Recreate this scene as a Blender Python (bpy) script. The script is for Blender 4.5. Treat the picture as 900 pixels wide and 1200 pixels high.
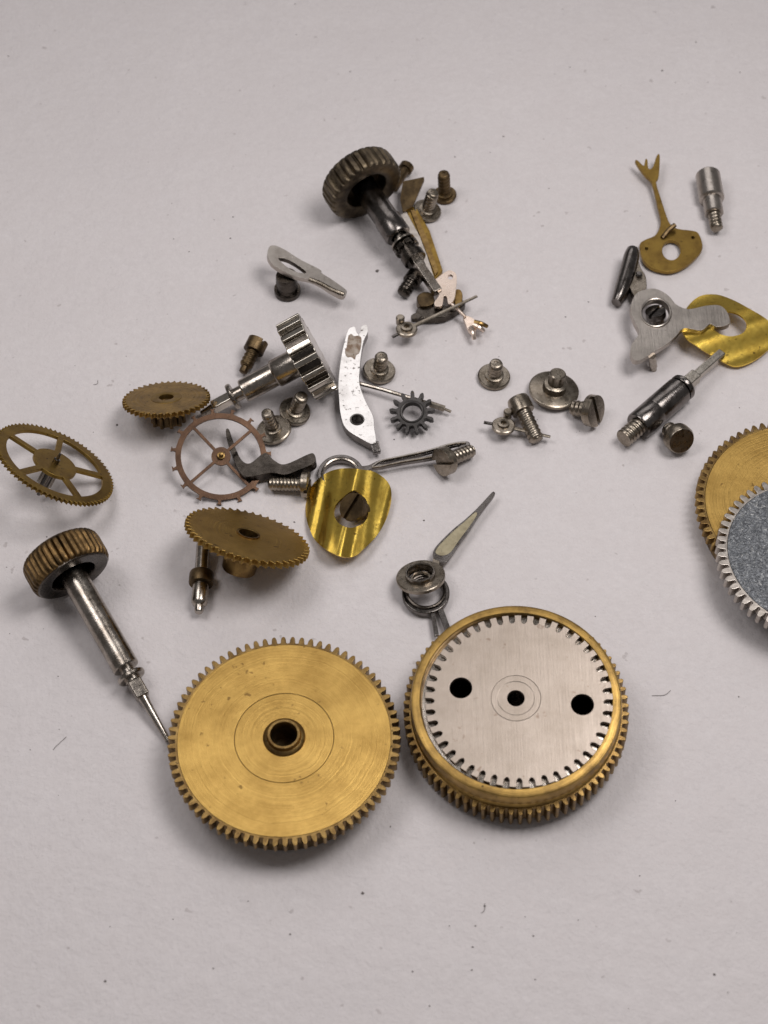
import bpy, bmesh, math, random
from mathutils import Vector, Matrix, noise
from mathutils.geometry import delaunay_2d_cdt
import numpy as np
random.seed(7)
PI = math.pi
for o in list(bpy.data.objects): bpy.data.objects.remove(o)
S = bpy.context.scene
COL = S.collection
S.unit_settings.system = 'METRIC'
S.unit_settings.scale_length = 0.001          # one unit is one millimetre

# ------------------------------------------------------------------ camera
EL, VF = math.radians(55), math.radians(35)
F = 600 / math.tan(VF / 2)                     # focal length in pixels of the 900 x 1200 photograph
D = F / 22.0                                   # 22 px to a millimetre at the middle
CAM = Vector((0, -D * math.cos(EL), D * math.sin(EL)))
FW, RT, UP = Vector((0, math.cos(EL), -math.sin(EL))), Vector((1, 0, 0)), Vector((0, math.sin(EL), math.cos(EL)))
cd = bpy.data.cameras.new('camera')
cam = bpy.data.objects.new('camera', cd); COL.objects.link(cam)
cam.location = CAM; cam.rotation_euler = (PI / 2 - EL, 0, 0)
cd.sensor_fit = 'VERTICAL'; cd.angle = VF
cd.clip_start = 1; cd.clip_end = 3000
cd.dof.use_dof = True; cd.dof.focus_distance = D - 1.0; cd.dof.aperture_fstop = 0.075
S.camera = cam

# ------------------------------------------------------------------ light
w = bpy.data.worlds.new('World'); S.world = w; w.use_nodes = True
bg = w.node_tree.nodes['Background']
bg.inputs[0].default_value = (1.0, 0.955, 0.95, 1); bg.inputs[1].default_value = 0.14

def area(name, loc, target, sx, sy, power, col):
    l = bpy.data.lights.new(name, 'AREA'); l.shape = 'RECTANGLE'; l.size = sx; l.size_y = sy
    l.energy = power; l.color = col
    o = bpy.data.objects.new(name, l); COL.objects.link(o); o.location = loc
    o.rotation_euler = (Vector(target) - Vector(loc)).to_track_quat('-Z', 'Y').to_euler()
    return o
area('desk_lamp', (36, 2, 90), (2, 0, 0), 40, 36, 48500, (1, 0.965, 0.955))
area('added_fill_light', (-44, 6, 90), (0, 0, 0), 40, 36, 24500, (1, 0.965, 0.965))  # fill light added on the left to even out the brightness across the paper
area('window_light', (-25, 205, 200), (0, 0, 0), 170, 125, 89000, (1, 0.965, 0.97))
S.view_settings.view_transform = 'Standard'; S.view_settings.look = 'None'
S.view_settings.exposure = 0.05; S.view_settings.gamma = 1.0; S.view_settings.use_curve_mapping = False

def ray(u, v): return FW + RT * ((u - 450) / F) + UP * ((600 - v) / F)
def W(u, v, z=0.0):
    r = ray(u, v); return CAM + r * ((z - CAM.z) / r.z)
def K(u, v, z=0.0):                            # millimetres per pixel there
    return (W(u, v, z) - CAM).dot(FW) / F

# ------------------------------------------------------------------ materials
class NT:
    def __init__(s, name):
        s.m = bpy.data.materials.new(name); s.m.use_nodes = True
        s.t = s.m.node_tree; s.b = s.t.nodes['Principled BSDF']
    def n(s, typ, **kw):
        x = s.t.nodes.new(typ)
        for k, v in kw.items():
            if k.startswith('i_'):
                key = k[2:].replace('_', ' ')
                x.inputs[key].default_value = v
            else: setattr(x, k, v)
        return x
    def l(s, a, b): s.t.links.new(a, b)
    def coord(s):
        tc = s.n('ShaderNodeTexCoord'); oi = s.n('ShaderNodeObjectInfo')
        mu = s.n('ShaderNodeMath', operation='MULTIPLY'); mu.inputs[1].default_value = 37.0
        s.l(oi.outputs['Random'], mu.inputs[0])
        ad = s.n('ShaderNodeVectorMath', operation='ADD')
        s.l(tc.outputs['Object'], ad.inputs[0]); s.l(mu.outputs[0], ad.inputs[1])
        s.raw = tc.outputs['Object']
        return ad.outputs[0]
    def noise(s, vec, scale, detail=4, rough=.55, dims='3D'):
        x = s.n('ShaderNodeTexNoise', noise_dimensions=dims); x.inputs['Scale'].default_value = scale
        x.inputs['Detail'].default_value = detail; x.inputs['Roughness'].default_value = rough
        if dims == '1D': s.l(vec, x.inputs['W'])
        else: s.l(vec, x.inputs['Vector'])
        return x.outputs[0]
    def ramp(s, fac, stops):
        r = s.n('ShaderNodeValToRGB'); e = r.color_ramp.elements
        while len(e) < len(stops): e.new(.5)
        for q, (p, c) in zip(e, stops):
            q.position = p; q.color = (c, c, c, 1) if not isinstance(c, tuple) else (*c, 1)
        s.l(fac, r.inputs[0]); return r.outputs[0]
    def mix(s, fac, a, b):
        x = s.n('ShaderNodeMix', data_type='RGBA')
        for sock, val in ((x.inputs[0], fac), (x.inputs[6], a), (x.inputs[7], b)):
            if isinstance(val, (int, float)): sock.default_value = val
            elif isinstance(val, tuple): sock.default_value = (*val, 1)
            else: s.l(val, sock)
        return x.outputs[2]
    def math(s, op, a, b=0.0):
        x = s.n('ShaderNodeMath', operation=op)
        for i, q in enumerate((a, b)):
            if isinstance(q, (int, float)): x.inputs[i].default_value = q
            else: s.l(q, x.inputs[i])
        return x.outputs[0]

def metal(name, col, tarnish, rough=(.25, .45), amount=(.45, .7), scale=1.6, spots=.0, spotcol=(.05, .035, .02),
          bump=.02, bscale=14, brush=None, metallic=1.0, spot_scale=5.0):
    m = NT(name); v = m.coord()
    n1 = m.noise(v, scale, 6, .65)
    f1 = m.ramp(n1, ((amount[0], 0.0), (amount[1], 1.0)))
    c = m.mix(f1, col, tarnish)
    n3 = m.noise(v, scale * 5, 3, .6)
    f3 = m.ramp(n3, ((.40, .0), (.78, .25)))
    c = m.mix(f3, c, tarnish)
    if spots:
        n2 = m.noise(v, spot_scale, 3, .5)
        f2 = m.ramp(n2, ((.70 - spots * .2, 0.0), (.76 - spots * .2, .9)))
        c = m.mix(f2, c, spotcol)
    m.l(c, m.b.inputs['Base Color'])
    m.b.inputs['Metallic'].default_value = metallic
    h = m.noise(v, bscale, 5, .6)
    if brush == 'turned':                       # concentric tool marks about the part's axis
        vm = m.n('ShaderNodeVectorMath', operation='LENGTH')
        ml = m.n('ShaderNodeVectorMath', operation='MULTIPLY'); ml.inputs[1].default_value = (1, 1, 0)
        m.l(m.raw, ml.inputs[0]); m.l(ml.outputs[0], vm.inputs[0])
        wob = m.math('ADD', vm.outputs['Value'], m.math('MULTIPLY', m.noise(v, .5, 2), .35))
        hb = m.noise(wob, 8, 5, .75, '1D')
        h = m.math('ADD', m.math('MULTIPLY', hb, 1.6), m.math('MULTIPLY', h, .7))
        rr = hb
    elif brush == 'straight':
        mp = m.n('ShaderNodeMapping'); mp.inputs['Scale'].default_value = (4.5, .22, 1)
        m.l(v, mp.inputs[0]); hb = m.noise(mp.outputs[0], 2.2, 5, .7)
        h = m.math('ADD', m.math('MULTIPLY', hb, 1.4), m.math('MULTIPLY', h, .7)); rr = hb
    else: rr = m.noise(v, scale * 3, 5, .6)
    ro = m.ramp(rr, ((.3, rough[0]), (.7, rough[1])))
    m.l(ro, m.b.inputs['Roughness'])
    bp = m.n('ShaderNodeBump'); bp.inputs['Strength'].default_value = 1; bp.inputs['Distance'].default_value = bump
    m.l(h, bp.inputs['Height']); m.l(bp.outputs[0], m.b.inputs['Normal'])
    return m.m

BRASS = metal('aged_brass', (.52, .335, .10), (.33, .20, .055), (.34, .52), (.38, .72), .55, .14, (.20, .12, .04), .009, 7, 'turned', spot_scale=2.4)
BRASS_EDGE = metal('tarnished_brass', (.36, .235, .085), (.15, .09, .035), (.28, .45), (.35, .65), 1.2, .2, bump=.008)
BRASS_DULL = metal('dull_brass', (.44, .28, .085), (.20, .125, .045), (.33, .5), (.4, .7), .9, .15, bump=.006, brush='turned')
BRASS_OLIVE = metal('olive_brass', (.34, .22, .055), (.20, .12, .035), (.33, .5), (.4, .7), 1.0, .15, bump=.006)
BRASS_RIDGE = metal('grimy_brass', (.22, .135, .055), (.07, .045, .022), (.34, .55), (.35, .62), 1.3, .2, bump=.012)
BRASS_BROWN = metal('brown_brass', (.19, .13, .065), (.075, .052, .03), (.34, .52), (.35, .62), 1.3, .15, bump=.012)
GOLD = metal('polished_yellow_brass', (.92, .65, .125), (.76, .48, .075), (.20, .25), (.45, .8), 1.1, .25, (.30, .19, .04), .0006, 3, spot_scale=3.6)
COPPER = metal('copper', (.105, .062, .04), (.06, .036, .025), (.3, .45), (.4, .7), 1.2, .1, bump=.006)
CROWN_BROWN = metal('grey_brown_metal', (.165, .130, .085), (.07, .055, .04), (.34, .52), (.35, .62), 1.3, .15, bump=.012)
NICKEL = metal('nickel', (.46, .42, .38), (.32, .285, .25), (.26, .40), (.42, .74), 1.0, .08, (.2, .17, .14), .005, 5)
NICKEL_BRUSHED = metal('brushed_nickel', (.52, .475, .43), (.30, .27, .24), (.28, .48), (.40, .72), .6, .08, (.25, .19, .15), .012, 6, 'straight')
NICKEL_DISC = metal('nickel_cover', (.40, .34, .29), (.31, .26, .215), (.36, .5), (.42, .75), .45, .12, (.25, .19, .15), .005, 6, 'straight', spot_scale=2.2)
NICKEL_BRIGHT = metal('bright_nickel', (.54, .50, .44), (.34, .30, .25), (.12, .26), (.45, .75), 1.0, .15, (.12, .09, .07), .004, 5)
SCREW = metal('greyish_nickel', (.36, .315, .26), (.18, .15, .115), (.22, .38), (.38, .68), 1.5, .05, bump=.008)
STEEL = metal('worn_steel', (.42, .38, .335), (.17, .14, .11), (.14, .30), (.42, .72), 1.3, .2, bump=.007)
DARK = metal('dark_steel', (.19, .175, .165), (.08, .068, .06), (.13, .28), (.42, .70), 1.4, .15, bump=.007)
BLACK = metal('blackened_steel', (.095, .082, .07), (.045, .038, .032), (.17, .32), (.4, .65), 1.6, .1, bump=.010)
STARG = metal('matt_grey_steel', (.075, .07, .068), (.045, .042, .04), (.38, .52), (.4, .65), 1.6, .15, bump=.010)
MIRROR = metal('polished_steel', (.68, .66, .64), (.44, .42, .40), (.05, .13), (.46, .78), 1.0, .35, (.10, .085, .075), .0015, 3, spot_scale=5.0)
PALE = metal('pale_rose_gold', (.86, .72, .62), (.70, .55, .43), (.24, .36), (.5, .8), 1.2, .1, bump=.005)
RUST = metal('rusty_steel', (.23, .155, .105), (.47, .41, .35), (.30, .5), (.42, .62), 2.6, .3, metallic=.75, bump=.02)

def lume():
    m = NT('aged_lume'); v = m.coord()
    c = m.mix(m.ramp(m.noise(v, 2.4, 5), ((.35, 0.), (.7, 1.))), (.40, .35, .225), (.24, .20, .12))
    c = m.mix(m.ramp(m.noise(v, 6, 2), ((.68, 0.), (.74, 1.))), c, (.08, .07, .05))
    m.l(c, m.b.inputs['Base Color']); m.b.inputs['Roughness'].default_value = .6
    bp = m.n('ShaderNodeBump'); bp.inputs['Distance'].default_value = .03
    m.l(m.noise(v, 9), bp.inputs['Height']); m.l(bp.outputs[0], m.b.inputs['Normal'])
    return m.m
LUME = lume()
def etched():                                   # blue-grey crystalline face
    m = NT('etched_blue_steel'); v = m.coord()
    mp = m.n('ShaderNodeMapping'); mp.inputs['Scale'].default_value = (1, 1, 1); m.l(v, mp.inputs[0])
    n = m.noise(mp.outputs[0], 5.0, 3, .6); n.node.inputs['Distortion'].default_value = 1.6
    c = m.ramp(n, ((.34, (.085, .09, .098)), (.50, (.18, .19, .205)), (.60, (.27, .28, .29)), (.72, (.46, .455, .44))))
    m.l(c, m.b.inputs['Base Color']); m.b.inputs['Metallic'].default_value = .55
    m.l(m.ramp(n, ((.3, .6), (.7, .35))), m.b.inputs['Roughness'])
    bp = m.n('ShaderNodeBump'); bp.inputs['Distance'].default_value = .10
    m.l(n, bp.inputs['Height']); m.l(bp.outputs[0], m.b.inputs['Normal'])
    return m.m
ETCH = etched()
def paper():
    m = NT('white_paper'); v = m.coord()
    c = m.mix(m.ramp(m.noise(v, .09, 3), ((.3, 0.), (.7, 1.))), (.735, .695, .695), (.70, .66, .66))
    c = m.mix(m.ramp(m.noise(v, 2.6, 6, .75), ((.3, 0.), (.75, .75))), c, (.62, .58, .58))
    c = m.mix(m.ramp(m.noise(v, 1.5, 2, .5), ((.735, 0.), (.77, .55))), c, (.36, .32, .31))
    c = m.mix(m.ramp(m.noise(v, .55, 5, .7), ((.35, 0.), (.75, .6))), c, (.665, .62, .615))
    m.l(c, m.b.inputs['Base Color']); m.b.inputs['Roughness'].default_value = .75
    m.b.inputs['Specular IOR Level'].default_value = .25
    bp = m.n('ShaderNodeBump'); bp.inputs['Strength'].default_value = .9; bp.inputs['Distance'].default_value = .075
    h = m.math('ADD', m.noise(v, 5, 6, .7), m.math('MULTIPLY', m.noise(v, .5, 3), 3.0))
    m.l(h, bp.inputs['Height']); m.l(bp.outputs[0], m.b.inputs['Normal'])
    return m.m
PAPER = paper()
def plain(name, col, r=.8):
    m = NT(name); v = m.coord()
    m.l(m.mix(m.noise(v, 3), col, tuple(c * .6 for c in col)), m.b.inputs['Base Color']); m.b.inputs['Roughness'].default_value = r
    return m.m
DUST = plain('dark_dust', (.17, .15, .14))

# ------------------------------------------------------------------ mesh helpers
def circle(r, n=40, cx=0, cy=0, a0=0): return [(cx + r * math.cos(a0 + 2 * PI * i / n), cy + r * math.sin(a0 + 2 * PI * i / n)) for i in range(n)]
def sm(pts, k=4):                               # closed Catmull-Rom
    out, n = [], len(pts)
    for i in range(n):
        p0, p1, p2, p3 = (Vector(pts[(i + j - 1) % n]) for j in range(4))
        for q in range(k):
            t = q / k
            out.append(tuple(.5 * ((2 * p1) + (p2 - p0) * t + (2 * p0 - 5 * p1 + 4 * p2 - p3) * t * t + (3 * p1 - p0 - 3 * p2 + p3) * t ** 3)))
    return out
def smo(pts, k=5):                              # open Catmull-Rom through 3D points
    P = [Vector(p) for p in pts]; P = [2 * P[0] - P[1]] + P + [2 * P[-1] - P[-2]]; out = []
    for i in range(1, len(P) - 2):
        p0, p1, p2, p3 = P[i - 1:i + 3]
        for q in range(k):
            t = q / k
            out.append(.5 * ((2 * p1) + (p2 - p0) * t + (2 * p0 - 5 * p1 + 4 * p2 - p3) * t * t + (3 * p1 - p0 - 3 * p2 + p3) * t ** 3))
    out.append(P[-2]); return out
def fill(loops):
    """triangles inside the first loop and outside the others"""
    flat = [p for l in loops for p in l]; ed = []; k = 0
    for l in loops:
        ed += [(k + i, k + (i + 1) % len(l)) for i in range(len(l))]; k += len(l)
    vs, _, fs, ov, _, _ = delaunay_2d_cdt([Vector(p) for p in flat], ed, [], 0, 1e-7)
    P = np.array(flat); A = P[[e[0] for e in ed]]; Bq = P[[e[1] for e in ed]]; out = []
    for f in fs:
        c = sum((vs[i] for i in f), Vector((0, 0))) / 3
        hit = (A[:, 1] > c.y) != (Bq[:, 1] > c.y); a, b = A[hit], Bq[hit]
        if np.count_nonzero(c.x < a[:, 0] + (c.y - a[:, 1]) / (b[:, 1] - a[:, 1]) * (b[:, 0] - a[:, 0])) % 2:
            t = [ov[i][0] for i in f if ov[i]]
            if len(t) == 3: out.append(t)
    return out
def prism(bm, loops, z0, z1):
    """a plate of real thickness: first loop is the outline, the others are holes"""
    flat = [p for l in loops for p in l]
    tris = fill(loops)
    lo = [bm.verts.new((p[0], p[1], z0)) for p in flat]; hi = [bm.verts.new((p[0], p[1], z1)) for p in flat]
    for t in tris:
        for vs in ([hi[i] for i in t], [lo[i] for i in t]):
            try: bm.faces.new(vs)
            except ValueError: pass
    k = 0
    for l in loops:
        n = len(l)
        for i in range(n):
            a, b = k + i, k + (i + 1) % n
            bm.faces.new((lo[a], lo[b], hi[b], hi[a]))
        k += n
    return bm
def lathe(bm, prof, n=40, mod=None, helix=None):
    """prof: (radius, z[, modulation]) ; ends closed when the radius is 0"""
    rings = []
    for i, p in enumerate(prof):
        r, z = p[0], p[1]; m = p[2] if len(p) > 2 else 0
        if r < 1e-6: rings.append([bm.verts.new((0, 0, z))]); continue
        ring = []
        for j in range(n):
            a = 2 * PI * j / n; rr = r * (1 + (mod(a) * m if mod and m else 0))
            ring.append(bm.verts.new((rr * math.cos(a), rr * math.sin(a), z)))
        rings.append(ring)
    for A, B in zip(rings, rings[1:]):
        for j in range(n):
            k = (j + 1) % n
            if len(A) == 1 and len(B) == 1: continue
            if len(A) == 1: bm.faces.new((A[0], B[j], B[k]))
            elif len(B) == 1: bm.faces.new((A[j], A[k], B[0]))
            else: bm.faces.new((A[j], A[k], B[k], B[j]))
    return bm
def thread(bm, r, z0, z1, pitch, n=24, depth=.13):
    """helical thread with a rounded tip at z1"""
    st = max(8, int((z1 - z0) / pitch * 6)); rings = []
    for i in range(st + 1):
        z = z0 + (z1 - z0) * i / st; ring = []
        for j in range(n):
            a = 2 * PI * j / n; ph = (z / pitch - j / n) % 1
            rr = r * (1 - depth * 2 * abs(ph - .5)) * (1 if i < st - 1 else .86)
            ring.append(bm.verts.new((rr * math.cos(a), rr * math.sin(a), z)))
        rings.append(ring)
    for A, B in zip(rings, rings[1:]):
        for j in range(n): bm.faces.new((A[j], A[(j + 1) % n], B[(j + 1) % n], B[j]))
    s = 1 if z1 > z0 else -1
    t = [bm.verts.new((.55 * r * math.cos(2 * PI * j / n), .55 * r * math.sin(2 * PI * j / n), z1 + s * r * .16)) for j in range(n)]
    for j in range(n): bm.faces.new((rings[-1][j], rings[-1][(j + 1) % n], t[(j + 1) % n], t[j]))
    bm.faces.new(t); bm.faces.new(rings[0]); return bm
def tube(bm, pts, r, n=10, flat=1.0):
    P = [Vector(p) for p in pts]; rings = []; up = Vector((0, 0, 1))
    for i, p in enumerate(P):
        t = (P[min(i + 1, len(P) - 1)] - P[max(i - 1, 0)]).normalized()
        s = t.cross(up); s = s.normalized() if s.length > 1e-4 else Vector((1, 0, 0)); q = s.cross(t)
        rr = r(i / (len(P) - 1)) if callable(r) else r
        rings.append([bm.verts.new(p + s * (rr * math.cos(2 * PI * j / n)) + q * (rr * flat * math.sin(2 * PI * j / n))) for j in range(n)])
    for A, B in zip(rings, rings[1:]):
        for j in range(n): bm.faces.new((A[j], A[(j + 1) % n], B[(j + 1) % n], B[j]))
    bm.faces.new(rings[0]); bm.faces.new(rings[-1]); return bm
def box(bm, x0, x1, y0, y1, z0, z1): return prism(bm, [[(x0, y0), (x1, y0), (x1, y1), (x0, y1)]], z0, z1)
def gear_loop(n, ro, rr, kind='round', a0=0):
    out = []
    prof = {'round': ((-.48, 0), (-.31, .06), (-.27, .55), (-.17, .88), (0, 1), (.17, .88), (.27, .55), (.31, .06)),
            'stub': ((-.5, 0), (-.36, .06), (-.32, .6), (-.20, .92), (0, 1), (.20, .92), (.32, .6), (.36, .06)),
            'pointed': ((-.45, 0), (-.2, .5), (-.05, 1), (.12, .95), (.22, .4)),
            'saw': ((-.42, 0), (-.12, .92), (.08, 1), (.2, .3)),
            'block': ((-.33, 0), (-.30, 1), (0, 1), (.30, 1), (.33, 0), (.42, -.12), (.5, -.15), (.58, -.12)),
            'crown': ((-.24, 0), (-.19, 1), (0, 1), (.19, 1), (.24, 0), (.36, -.18), (.5, -.25), (.64, -.18)),
            'club': ((-.5, 0), (-.2, 0), (-.10, .05), (-.05, .62), (-.15, .92), (.10, 1), (.07, .5), (.10, .05), (.2, 0), (.35, 0)),
            'slot': ((-.27, 0), (-.27, 1), (-.1, 1), (.1, 1), (.27, 1), (.27, 0), (.37, -.36), (.5, -.48), (.63, -.36)),
            'leaf': ((-.42, 0), (-.2, .15), (-.19, .7), (-.10, .95), (0, 1), (.10, .95), (.19, .7), (.2, .15))}[kind]
    for i in range(n):
        for a, h in prof:
            q = a0 + 2 * PI * (i + a) / n; r = rr + (ro - rr) * h
            out.append((r * math.cos(q), r * math.sin(q)))
    return out
def spoke_windows(ns, ri, ro, hw, a0):
    out = []
    for i in range(ns):
        b0, b1 = a0 + 2 * PI * i / ns, a0 + 2 * PI * (i + 1) / ns; l = []
        for r, fwd in ((ro, True), (ri, False)):
            s, e = b0 + math.asin(hw / r), b1 - math.asin(hw / r)
            ar = [s + (e - s) * q / 12 for q in range(13)]
            l += [(r * math.cos(t), r * math.sin(t)) for t in (ar if fwd else ar[::-1])]
        out.append(l)
    return out

def link(name, bm, mat, parent=None, bevel=.02, seg=2, angle=32, loc=None):
    bmesh.ops.remove_doubles(bm, verts=bm.verts, dist=1e-5)
    bmesh.ops.recalc_face_normals(bm, faces=bm.faces)
    for f in bm.faces: f.smooth = True
    me = bpy.data.meshes.new(name); bm.to_mesh(me); bm.free()
    me.set_sharp_from_angle(angle=math.radians(angle)); me.materials.append(mat)
    o = bpy.data.objects.new(name, me); COL.objects.link(o); o.parent = parent
    if loc is not None: o.location = loc
    if bevel:
        b = o.modifiers.new('edge_wear', 'BEVEL'); b.width = bevel; b.segments = seg; b.limit_method = 'ANGLE'
        b.angle_limit = math.radians(angle); b.harden_normals = True; b.use_clamp_overlap = True
    return o
def B(): return bmesh.new()

class Thing:
    def __init__(s, name, label, cat, M, group=None):
        s.o = bpy.data.objects.new(name, None); COL.objects.link(s.o); s.o.empty_display_size = .5
        s.M = M if isinstance(M, Matrix) else Matrix.Translation(M)
        s.o.matrix_world = s.M; s.o['label'] = label; s.o['category'] = cat
        if group: s.o['group'] = group
    def add(s, name, bm, mat, world=False, parent=None, label=None, **kw):
        if world: bm.transform(s.M.inverted())
        o = link(name, bm, mat, parent or s.o, **kw)
        if label: o['label'] = label
        return o
def frame(n, loc, hint=Vector((1, 0, 0))):
    n = n.normalized(); x = (hint - n * hint.dot(n)).normalized(); y = n.cross(x)
    return Matrix(((x.x, y.x, n.x, loc.x), (x.y, y.y, n.y, loc.y), (x.z, y.z, n.z, loc.z), (0, 0, 0, 1)))
def axis(p0, p1):
    """frame at p0 whose Z runs to p1; both points are (u, v, height above the paper)"""
    a, b = W(*p0), W(*p1)
    return frame(b - a, a, Vector((0, 0, 1)) if abs((b - a).normalized().z) < .9 else Vector((1, 0, 0))), (b - a).length
def tilted(u, v, z, ratio, ang=90.0):
    """frame of a disc at that place whose face leans by the given foreshortening towards the picture angle"""
    r = ray(u, v).normalized(); vd = -r; x = (RT - vd * RT.dot(vd)).normalized(); y = vd.cross(x)
    a = math.radians(ang); ph = math.acos(ratio)
    return frame(vd * math.cos(ph) + (x * math.cos(a) + y * math.sin(a)) * math.sin(ph), W(u, v, z))
def rest(M, bm_r):                              # lowest height of a disc of radius r with that frame
    n = M.col[2]; return M.col[3].z - bm_r * math.sqrt(max(0, 1 - n.z ** 2))

def sheet(loops, zf, th, cut=0):
    """a plate whose outline is given where it lies; zf(u, v) is its height, th its thickness; cut > 0 lets it bend"""
    bm = B(); flat = [p for l in loops for p in l]
    vs = [bm.verts.new((p[0], p[1], 0)) for p in flat]
    for t in fill(loops):
        try: bm.faces.new([vs[i] for i in t])
        except ValueError: pass
    if cut:
        us = [p[0] for p in flat]; vv = [p[1] for p in flat]
        for lo, hi, no in ((min(us), max(us), (1, 0, 0)), (min(vv), max(vv), (0, 1, 0))):
            k = lo + cut
            while k < hi:
                bmesh.ops.bisect_plane(bm, geom=bm.verts[:] + bm.edges[:] + bm.faces[:], plane_co=Vector(no) * k, plane_no=no, dist=1e-4); k += cut
    for v in bm.verts:
        v.co = W(v.co.x, v.co.y, zf(v.co.x, v.co.y) if callable(zf) else zf)
    bmesh.ops.recalc_face_normals(bm, faces=bm.faces)
    if sum(f.normal.z for f in bm.faces) < 0: bmesh.ops.reverse_faces(bm, faces=bm.faces)
    bm.normal_update()
    top = bm.verts[:]; nrm = {v: v.normal.copy() for v in top}
    bot = {v: bm.verts.new(v.co - nrm[v] * th) for v in top}
    bnd = [e for e in bm.edges if len(e.link_faces) == 1]
    for f in bm.faces[:]: bm.faces.new([bot[v] for v in reversed(f.verts)])
    for e in bnd:
        a, b = e.verts; bm.faces.new((a, b, bot[b], bot[a]))
    return bm
def zoom(ox, oy, k): return lambda pts: [(ox + x / k, oy + y / k) for x, y in pts]

# ------------------------------------------------------------------ the paper
bm = B(); nq = 8
bmesh.ops.create_grid(bm, x_segments=nq, y_segments=nq, size=190)
pp = link('paper_surface', bm, PAPER, bevel=0); pp['kind'] = 'structure'

# ------------------------------------------------------------------ builders for repeated kinds
SG = 'loose screws'
def screw(label, head, tip, hr, hh, sr, mat=SCREW, slot=True, neck=0, pitch=.24, spin=0, name='screw', shank_mat=None, point=0, slot_dir=None):
    """head, tip: (u, v, z); hr, sr are radii in photo pixels, hh the head's height as a share of the length"""
    M, L = axis(head, tip); k = K(*head); R, r = hr * k, sr * k; h = hh * L
    if slot_dir:                                # turn the slot the way it lies
        def score(a):
            q = M @ Matrix.Rotation(math.radians(a), 4, 'Z') @ Vector((0, 1, 0)) - M.translation
            d = Vector((q.dot(RT), -q.dot(UP))); return abs(d.dot(Vector(slot_dir).normalized())) / (d.length + 1e-9)
        spin = max(range(0, 180, 2), key=score)
    M = M @ Matrix.Rotation(math.radians(spin), 4, 'Z')
    t = Thing(name, label, 'screw', M, SG)
    bm = B()
    if slot:
        sw, sd = R * .15, h * .5
        prism(bm, [circle(R, 36)], sd, h)
        for s in (1, -1):
            a0 = math.asin(sw / R); arc = [(s * R * math.sin(a0 + (PI - 2 * a0) * q / 18), R * math.cos(a0 + (PI - 2 * a0) * q / 18)) for q in range(19)]
            arc = [(s * max(abs(x), sw), y) for x, y in arc]
            prism(bm, [arc], 0, sd + .002)
    else:
        lathe(bm, [(0, .02), (R * .5, .01), (R * .9, 0), (R, h * .25), (R, h), (0, h)], 36)
    t.add('head', bm, mat, bevel=.03)
    bm = B()
    if neck: lathe(bm, [(0, h - .01), (r * 1.25, h - .01), (r * 1.25, h + neck * L), (0, h + neck * L)], 28)
    e = L * (1 - point)
    thread(bm, r, h + neck * L - .01, e, pitch)
    if point: lathe(bm, [(0, e - .05), (r * .62, e - .05), (r * .6, L - .06), (r * .4, L), (0, L)], 20)
    t.add('shank', bm, shank_mat or mat, bevel=0, angle=50)
    return t
def button_screw(label, u, v, hr, th, sr, tip, mat=SCREW, lean=(0, 0), boss=None, z=0, thr=True):
    """a screw standing on its broad flat head; tip = (u, v) where the shank ends in the picture"""
    k = K(u, v); R, r = hr * k, sr * k
    base = W(u, v, z)
    n = Vector((lean[0], lean[1], 1)).normalized()
    zc = R * math.sqrt(max(0, 1 - n.z ** 2)); base.z += zc
    M = frame(n, base)
    # height from where the tip shows
    best = min((abs((lambda p: 600 - (p - CAM).dot(UP) / (p - CAM).dot(FW) * F)(base + n * (q * .02)) - tip), q * .02) for q in range(10, 150))[1]
    H = best
    t = Thing('screw', label, 'screw', M, SG)
    t.add('head', lathe(B(), [(0, 0), (R * .94, 0), (R, th * .25), (R, th * .8), (R * .93, th), (0, th)], 40), mat, bevel=0)
    bm = B(); zz = th
    if boss:
        br, bh = boss; lathe(bm, [(0, th - .01), (br * k, th - .01), (br * k, th + bh), (br * k * .9, th + bh + .05), (0, th + bh + .05)], 36); zz = th + bh
        lathe(bm, [(0, zz), (r, zz), (r, H - .06), (r * .85, H), (0, H)], 28)
    elif thr: 
        lathe(bm, [(0, th - .01), (r * 1.3, th - .01), (r * 1.3, th + .1), (r, th + .14), (0, th + .14)], 28)
        thread(bm, r, th + .1, H - .1, .26)
        lathe(bm, [(0, H - .2), (r * .8, H - .2), (r * .8, H - .03), (r * .65, H), (r * .3, H), (r * .25, H - .04), (0, H - .04)], 24)
    t.add('shank', bm, mat, bevel=0, angle=40)
    return t

def ridge(n, depth):
    def f(a):
        p = (a * n / (2 * PI)) % 1.0; d = abs(p - .5) * 2
        return -depth * max(0, (d - .55) / .45) ** .8
    return f
def crown_profile(R, h, hole):
    return [(0, .12 * h * 0), (R * .45, 0), (R * .80, .02 * h), (R * .93, .10 * h, .4), (R * .985, .2 * h, 1), (R, .32 * h, 1), (R, .80 * h, 1), (R * .985, .90 * h, 1), (R * .95, .97 * h, .5),
            (R * .90, h), (hole * 1.12, h), (hole, .93 * h), (hole * .97, .45 * h), (0, .42 * h)]

# ------------------------------------------------------------------ large barrels
GB = 'mainspring barrels'
def barrel_gear(t, n, ro, rr, z0, z1, hole, mat=BRASS, edge=BRASS_EDGE, kind='round', a0=0):
    rim = rr - .10
    o = t.add('tooth_ring', prism(B(), [gear_loop(n, ro, rr, kind, a0), circle(rim, 128)], z0, z1 - .002), edge, bevel=.03)
    return rim
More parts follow.
